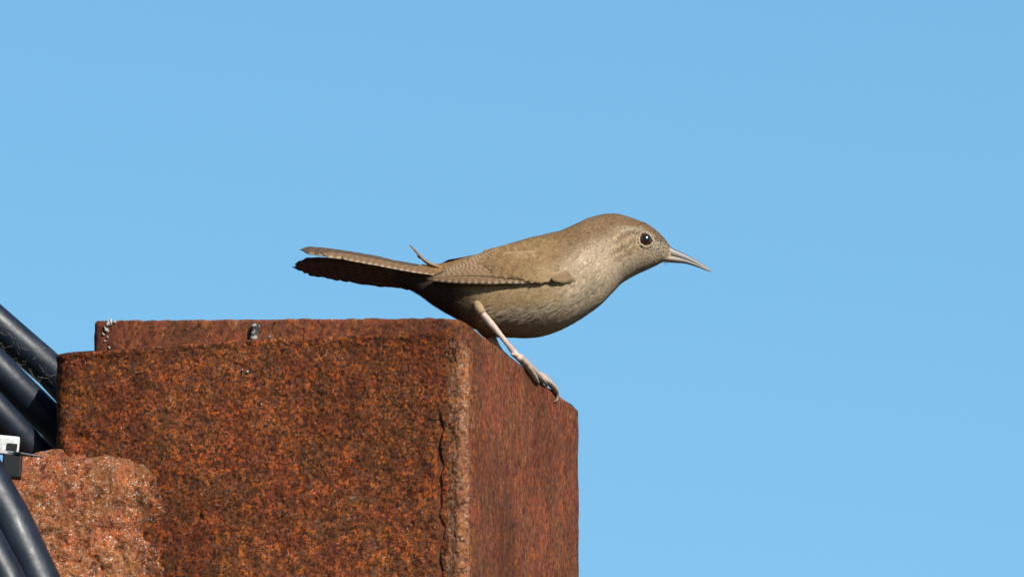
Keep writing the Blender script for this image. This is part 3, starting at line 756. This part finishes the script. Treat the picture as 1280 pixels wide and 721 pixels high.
# ---- legs and feet
leg_m = NT("leg_scales"); lv = leg_m.coord('Object')
leg_m.base(leg_m.mix(leg_m.ramp(leg_m.noise(lv, 500, 3), [(.4, 0.), (.62, 1.)]), (.60, .44, .34), (.47, .33, .255))); leg_m.rough(.5); leg_m.spec(.35)
leg_m.bump(leg_m.noise(leg_m.coord('Object', (1, 1, 1)), 900, 2), .3, .0004)
claw_m = plain("claw_horn", (.22, .17, .12), .35, .5)
cuff_m = plain("ankle_skin", (.36, .25, .14), .8, .1)
def fbw(pts, n): return resample([BW(B(*p)) for p in pts], n)
def limb(name, pts, rad, mat, parent, n=40, ring=0.0, flat=1.0, seg=14):
    P = fbw(pts, n); t = np.linspace(0, 1, n); r = np.interp(t, np.linspace(0, 1, len(rad)), rad)
    if ring: r = r * (1 + .03 * np.sin(t * ring * 6.283))
    r = r.copy(); r[-1] *= .35; r[-2] *= .8
    V, F = tube(P, r * PXM, seg, flat); return mesh_obj(name, V, F, mat, parent=parent)
ed = edge_d
# near leg: ankle just under the flank, tarsus down and forward to the edge
leg = limb("leg", [(598, 384.5, -40), (601, 389, -42), (606, 395, -43), (622, 414, -52), (638, 434, -61), (647, 445, -66), (652, 450, -66)], [3.3, 4.5, 4.3, 3.4, 3.2, 4.1, 4.1], leg_m.m, wren, 60, 11)
limb("ankle", [(596, 379, -34), (600, 387, -42), (604, 392.5, -45)], [4.6, 6.0, 4.9], cuff_m, leg, 30, 5)
def toe(pts, rad, parent, claw):
    limb("toe", pts, rad, leg_m.m, parent, 30, 5, .85)
    if claw: limb("claw", claw, [2.6, 2.3, 1.7, .5], claw_m, parent, 16)
f_ = lambda x, up, out: (x, edge_y(x) - up, edge_d(x) - out)   # a point `up` pixels above the edge line, `out` pixels in front of the face
toe([(648, 446, -68), f_(655, 5, 5), f_(661, 2, 9), f_(667, -2, 9), f_(671, -6, 6)], [4.6, 4.8, 4.4, 4.2, 3.2], leg, [f_(671, -5, 7), f_(672.5, -7, 6), f_(673, -9, 4)])
toe([(649, 446, -66), f_(658, 6, 4), f_(666, 4, 7), f_(674, 2, 8), f_(681, 0, 7)], [4.8, 4.6, 4.4, 4.2, 3.4], leg, [f_(680, 2, 8), f_(682.5, 0, 8), f_(684, -3, 6)])
toe([(650, 445, -64), f_(661, 7, -6), f_(670, 5, -8), f_(680, 3, -4), f_(685, 2, 2)], [4.2, 4.2, 4.0, 3.6, 2.6], leg, None)
toe([(648, 446, -62), f_(645, 6, -10), f_(640, 4, -16)], [4.0, 3.6, 2.4], leg, None)
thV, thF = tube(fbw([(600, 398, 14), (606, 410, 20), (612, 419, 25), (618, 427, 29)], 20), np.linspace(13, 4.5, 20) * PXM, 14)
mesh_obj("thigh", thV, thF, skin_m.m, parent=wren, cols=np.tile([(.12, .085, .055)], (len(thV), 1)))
# far leg: shaded thigh behind the belly, foot gripping further along the edge
leg2 = limb("leg", [(608, 404, 18), (611, 416, 24), (621, 435, 30), (645, 457, 36), (666, 471, 34), (676, 471, 30)], [7.5, 6.5, 4.6, 4.3, 4.6, 4.2], leg_m.m, wren, 50, 9)
toe([(672, 467, 32), f_(682, 4, 0), f_(688, 4, 6), f_(693, 2, 9), f_(696, -1, 9)], [4.4, 4.6, 4.4, 4.2, 3.6], leg2, [f_(695, 2, 8.5), f_(697, -4, 10), f_(696.8, -8, 9), f_(695, -12, 6), f_(692.5, -15, 2)])
toe([(672, 467, 30), f_(680, 7, -6), f_(688, 5, -12), f_(697, 3, -14)], [4.0, 3.8, 3.4, 2.8], leg2, None)

# ---- plumage: thousands of small feathers, each a fan of tapering barbs combed along the bird
def fans(P, N, T, L, col, barbs, spread=.32, lift=.035, width=.36, tipc=1.0, curl=.0, rs=1):
    """P,N,T: (n,3) root, normal, lay direction; L (n,) length; col (n,3)"""
    r = np.random.default_rng(rs); n = len(P)
    T = T - N * (T * N).sum(1)[:, None]; T /= np.linalg.norm(T, axis=1)[:, None] + 1e-9
    S = np.cross(N, T)
    P, N, T, S = [np.repeat(q, barbs, 0) for q in (P, N, T, S)]; L = np.repeat(L, barbs); c = np.repeat(col, barbs, 0); m = n * barbs
    ft = np.repeat(np.clip(1 + .115 * r.normal(size=n), .6, 1.5), barbs)
    ph = r.uniform(-1, 1, m); a0 = r.uniform(0, .45, m); ang = ph * spread + r.normal(size=m) * .06; l = L * (1 - a0 * .75) * r.uniform(.75, 1.08, m)
    D = T * np.cos(ang)[:, None] + S * np.sin(ang)[:, None]
    W = np.cross(D, N); lf = lift * r.uniform(.5, 1.4, m)
    st = P + T * (a0 * L * .5)[:, None] + S * (r.normal(size=m) * .5)[:, None]
    vs = []; cs = []
    tone = (ft * (1 + .15 * r.normal(size=m)))[:, None]
    for t, wv, hv, cv in ((0, .8, -.3, .74), (.5, 1.0, 1, .95), (1, .0, 1, 1.12)):
        inward = -T * 0
        p = st + D * (l * t)[:, None] * np.array([1, 1, 1]) + N * (hv * lf * l * (t * (1.35 - .75 * t)) + (-.8 if t == 0 else 0))[:, None] - D * 0
        p = p + T * (np.abs(ang) * -.12 * l * t * t)[:, None] - S * (np.sin(ang) * .30 * l * t * t)[:, None] - N * (l * l * t * t / 165.)[:, None]
        if wv: vs += [p - W * (wv * width)[..., None] if hasattr(width, 'shape') else p - W * wv * width, p + W * wv * width]
        else: vs += [p]
        k = 2 if wv else 1
        cs += [c * tone * cv * (tipc if t == 1 else 1)] * k
    V = np.stack(vs, 1); Cc = np.stack(cs, 1)
    idx = np.arange(m) * 5
    return V.reshape(-1, 3), Cc.reshape(-1, 3), idx
def fans_obj(name, sets, parent, mat):
    V = np.concatenate([s[0] for s in sets]); Cc = np.clip(np.concatenate([s[1] for s in sets]), 0, 1); nb = len(V) // 5
    b = np.array(BASES[parent.name]); Vw = BW(V) - b
    me = bpy.data.meshes.new(name); base = np.arange(nb)[:, None] * 5
    me.vertices.add(len(V)); me.vertices.foreach_set('co', Vw.ravel())
    lp = np.concatenate([base + np.array([[0, 1, 3, 2]]), base + np.array([[2, 3, 4]])], 1)         # quad then tri
    me.loops.add(nb * 7); me.loops.foreach_set('vertex_index', lp.ravel().astype(np.int32))
    me.polygons.add(nb * 2); ls = (np.arange(nb)[:, None] * 7 + np.array([[0, 4]])).ravel(); me.polygons.foreach_set('loop_start', ls.astype(np.int32))
    me.update(calc_edges=True); me.validate()
    at = me.attributes.new('Col', 'FLOAT_COLOR', 'POINT'); c4 = np.ones((len(V), 4)); c4[:, :3] = Cc; at.data.foreach_set('color', c4.ravel())
    me.polygons.foreach_set('use_smooth', [True] * len(me.polygons)); me.materials.append(mat)
    o = bpy.data.objects.new(name, me); COL.objects.link(o); o.parent = parent; o['kind'] = 'stuff'; BASES[o.name] = tuple(b); return o

def body_normal(x, th):
    e = 1e-2; a = body_pt(x + e * 20, th) - body_pt(x - e * 20, th); b = body_pt(x, th + e) - body_pt(x, th - e)
    n = np.cross(b, a); n /= np.linalg.norm(n, axis=1)[:, None]
    cen = np.stack([x - 640, x * 0, body_par(x)[1]], 1); s = np.sign(((body_pt(x, th) - cen) * n).sum(1)); return n * s[:, None], a / np.linalg.norm(a, axis=1)[:, None]
def sample_body(n, x0, x1, rs):
    """about n jittered points, evenly spaced over the body's skin"""
    r = np.random.default_rng(rs); xx = np.arange(x0, x1, .5); w, zc, bz = body_par(xx); area = (2 * np.pi * np.sqrt((w * w + bz * bz) / 2)).sum() * .5
    sp = math.sqrt(area / n); X, T = [], []
    for x in np.arange(x0, x1, sp):
        w, zc, bz = body_par(np.array(x)); m = max(6, int(2 * np.pi * math.sqrt((w * w + bz * bz) / 2) / sp))
        X.append(x + sp * r.uniform(-.45, .45, m)); T.append((np.arange(m) + r.uniform(-.4, .4, m) + r.uniform()) * 2 * np.pi / m)
    return np.clip(np.concatenate(X), x0, x1), np.concatenate(T)
sets = []
x, th = sample_body(13500, 500, 838, 5)
P = body_pt(x, th); N, A = body_normal(x, th)
near_side = P[:, 1] < 0; yy = 360.5 - P[:, 2] * CE - np.abs(P[:, 1]) * SE
down = np.zeros_like(P); down[:, 2] = -1
s_ = (P[:, 2] - body_par(x)[1]) / body_par(x)[2]
k = .75 * sstep(790, 690, x) * sstep(.75, .1, s_) * sstep(-1.0, -.4, s_) * sstep(540, 640, x)
T = -A + down * k[:, None]
L = smooth_interp(x, [(500, 15), (540, 16), (600, 17), (680, 15), (720, 12.5), (750, 10), (775, 7.5), (800, 5.5), (820, 4.8), (838, 4)])
L = L * (1 - .25 * sstep(.2, .6, s_))
ed2 = np.hypot((x - EX), yy - EY); ok = ed2 > 11.5
# nothing may lie over the eye: feathers just ahead of it are cut short
ahead = (x > EX) & (np.abs(yy - EY) < 11); L = np.where(ahead, np.minimum(L, np.maximum(ed2 - 9.0, 1.2)), L)
under_wing = (x > 560) & (x < 655) & (yy < interp(x, LOW) - 6) & (yy > interp(x, UPP) + 8)
ok &= ~under_wing
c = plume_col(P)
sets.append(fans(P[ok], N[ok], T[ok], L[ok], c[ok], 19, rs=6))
# extra fine face and throat feathers
x, th = sample_body(3600, 752, 838, 15); P = body_pt(x, th); N, A = body_normal(x, th); yy = 360.5 - P[:, 2] * CE - np.abs(P[:, 1]) * SE
ed2 = np.hypot(x - EX, yy - EY); ok = ed2 > 11.5; L = np.full(len(x), 4.6) * interp(x, [(752, 1.5), (838, .8)])
ahead = (x > EX) & (np.abs(yy - EY) < 11); L = np.where(ahead, np.minimum(L, np.maximum(ed2 - 9, 1.2)), L)
sets.append(fans(P[ok], N[ok], -A[ok] + np.array([0, 0, -.25]), L[ok], plume_col(P)[ok], 13, width=.30, lift=.05, rs=16))
# loose wisps on breast, flank and under the tail
x, th = sample_body(1400, 505, 760, 25); s_ = np.sin(th); kk = (s_ < -.12) & ((x > 590) | (RNG.uniform(size=len(x)) < .3)); x, th = x[kk], th[kk]; P = body_pt(x, th); N, A = body_normal(x, th)
sets.append(fans(P, N, -A + np.array([0, 0, -.35]), np.full(len(x), 15.) * RNG.uniform(.7, 1.3, len(x)), plume_col(P) * (1.1 + .22 * sstep(610, 650, x))[:, None], 9, lift=.09, width=.22, spread=.16, rs=26))
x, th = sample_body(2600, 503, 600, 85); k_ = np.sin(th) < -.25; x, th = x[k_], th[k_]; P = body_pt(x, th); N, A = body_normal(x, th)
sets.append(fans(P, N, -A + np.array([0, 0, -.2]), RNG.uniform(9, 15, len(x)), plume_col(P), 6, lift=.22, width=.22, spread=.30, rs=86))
# pale fluffy tips hanging over the shaded belly
r_ = np.random.default_rng(77); nf = 420; x = r_.uniform(606, 762, nf); a_ = .70 + r_.normal(0, .09, nf) - .10 * sstep(700, 760, x)
th = np.where(r_.uniform(size=nf) < .75, -a_, np.pi + a_); P = body_pt(x, th); N, A = body_normal(x, th)
sets.append(fans(P, N, -A + np.array([0, 0, -.5]) * (.5 + .9 * r_.uniform(size=nf))[:, None], 17 * r_.uniform(.6, 1.3, nf), np.tile([(.58, .46, .32)], (nf, 1)), 9, lift=.15, width=.24, spread=.15, rs=78))
fans_obj("plumage", sets, body, strand_m)

# fuzzy small coverts over the shoulder and the near/far wing bases
def wing_cover(flip, par):
    r = np.random.default_rng(31); n = 2600
    x = r.uniform(606, 733, n); e = r.uniform(0, 1, n); lo, up = interp(x, LOW), interp(x, UPP)
    y = up + (lo - up) * e; keep = (y < 350.5) & (y < 317 + (x - 614) * .72 + 9 * noise3(np.stack([x / 9., y / 9., x * 0], -1))) & (x > (606 if flip > 0 else 645)) & ~((x > 692) & (x < 730) & (y > 334))
    keep |= (y < 346) & (x > (606 if flip > 0 else 645)) & (y < 317 + (x - 590) * .72) & (r.uniform(size=n) < .22) & (x < 690)
    x, y = x[keep], y[keep]
    P = wing_pt(x, y, 1.9); px = wing_pt(x - 4, y + 1.3, 1.9); py = wing_pt(x, y + 3, 1.9)
    P = P + np.array([0, 1, 0]) * (0 * x)[:, None]
    T = px - P + np.array([0, 1, 0]) * (7.5 * sstep(714, 733, x))[:, None] * 0; N = np.cross(T, py - P); N /= np.linalg.norm(N, axis=1)[:, None]; N *= np.sign(N[:, 1:2]) * -1
    q = noise3(np.stack([x / 7., y / 7., x * 0], -1)); c = np.array([(.335, .205, .096)]) * (1 + .16 * q)[:, None] * np.where(np.sin(x / 2.0 + y / 5. + 2 * q) > .2, .86, 1.06)[:, None]
    pc = P.copy(); c = col_mix(c, 0, 0 * x) + (plume_col(pc) - c) * sstep(640, 690, x)[:, None]
    V, Cc, idx = fans(P, N, T, np.full(len(x), 11.0), c, 19, lift=.035, width=.34, rs=32)
    if flip < 0: V = V.copy(); V[:, 1] *= -1; V = lift_far(V)
    return fans_obj("small_coverts", [(V, Cc, idx)], par, strand_m)
wing_cover(1, wing_near); wing_cover(-1, wing_far)

# rump, the cocked loose feather over the tail root, undertail fluff
def tuft(pts, n, L, w, colr, name, par, spread=.16, rs=41):
    r = np.random.default_rng(rs); Q = resample([B(*p) for p in pts], 40); i = r.integers(0, 33, n); P = Q[i]; T = Q[np.minimum(i + 6, 39)] - P
    N = np.tile(np.array([[.35, -.85, .4]]), (n, 1)); N /= np.linalg.norm(N, axis=1)[:, None]
    N = N - T * ((N * T).sum(1) / (T * T).sum(1))[:, None]; N /= np.linalg.norm(N, axis=1)[:, None]
    P = P + r.normal(size=(n, 3)) * .8 * (1 - i / 42.)[:, None]
    return fans_obj(name, [fans(P, N, T, np.full(n, L) * r.uniform(.7, 1.1, n), np.tile([colr], (n, 1)), 6, spread=spread, lift=.04, width=w, rs=rs)], par, strand_m)
tuft([(552, 335, -13), (541, 331, -14), (532, 326, -15), (524, 318.5, -16), (517, 311, -16), (512, 306, -16)], 60, 10.0, .36, (.34, .21, .10), "raised_feather", body, .07)
limb_V, limb_F = tube(resample([BW(B(*q)) for q in [(552, 336, -12), (541, 332, -13), (532, 327, -14), (524, 319.5, -15), (517, 312, -15), (511.5, 306.5, -15)]], 20), np.linspace(6.5, .4, 20) * PXM, 10, flat=.45)
mesh_obj("raised_plume", limb_V, limb_F, skin_m.m, parent=body, cols=np.tile([(.32, .20, .10)], (len(limb_V), 1)))
tuft([(532, 327, -13), (526, 322, -13), (520, 320, -13)], 10, 6.0, .3, (.25, .16, .09), "raised_wisp", body, .5, 43)
def rump():
    r = np.random.default_rng(51); n = 420; x = r.uniform(528, 600, n); up = interp(x, [(528, 331), (545, 331), (560, 331.5), (575, 328.5), (590, 324), (600, 319)]); y = up + r.uniform(0, 1, n) * interp(x, [(528, 11), (545, 12), (560, 6), (600, 3)])
    P = B(x, y, -12 - (y - up) * .9); N = np.tile(np.array([[0, -.72, .69]]), (n, 1)); T = np.tile(np.array([[-1, -.05, -.12]]), (n, 1))
    return fans_obj("rump_feathers", [fans(P, N, T, np.full(n, 12.), np.tile([(.33, .195, .085)], (n, 1)), 16, lift=.04, width=.34, rs=52)], body, strand_m)
rump()
# rictal bristles by the gape
def bristles():
    V, F = [], []; r = random.Random(9)
    for k in range(8):
        x = r.uniform(826, 838); a = BW(B(x, r.uniform(321, 327), -6)); b = BW(B(x + r.uniform(1, 5), 328.5 + r.uniform(0, 3.5), -8))
        v, f = tube([a, (a + b) / 2 + np.array([.4, 0, .2]) * PXM, b], np.array([.28, .22, .08]) * PXM, 4); F += [tuple(i + len(V) for i in q) for q in f]; V += v.tolist()
    o = mesh_obj("bristles", V, F, plain("bristle", (.05, .035, .025), .6), parent=body); o['kind'] = 'stuff'
bristles()
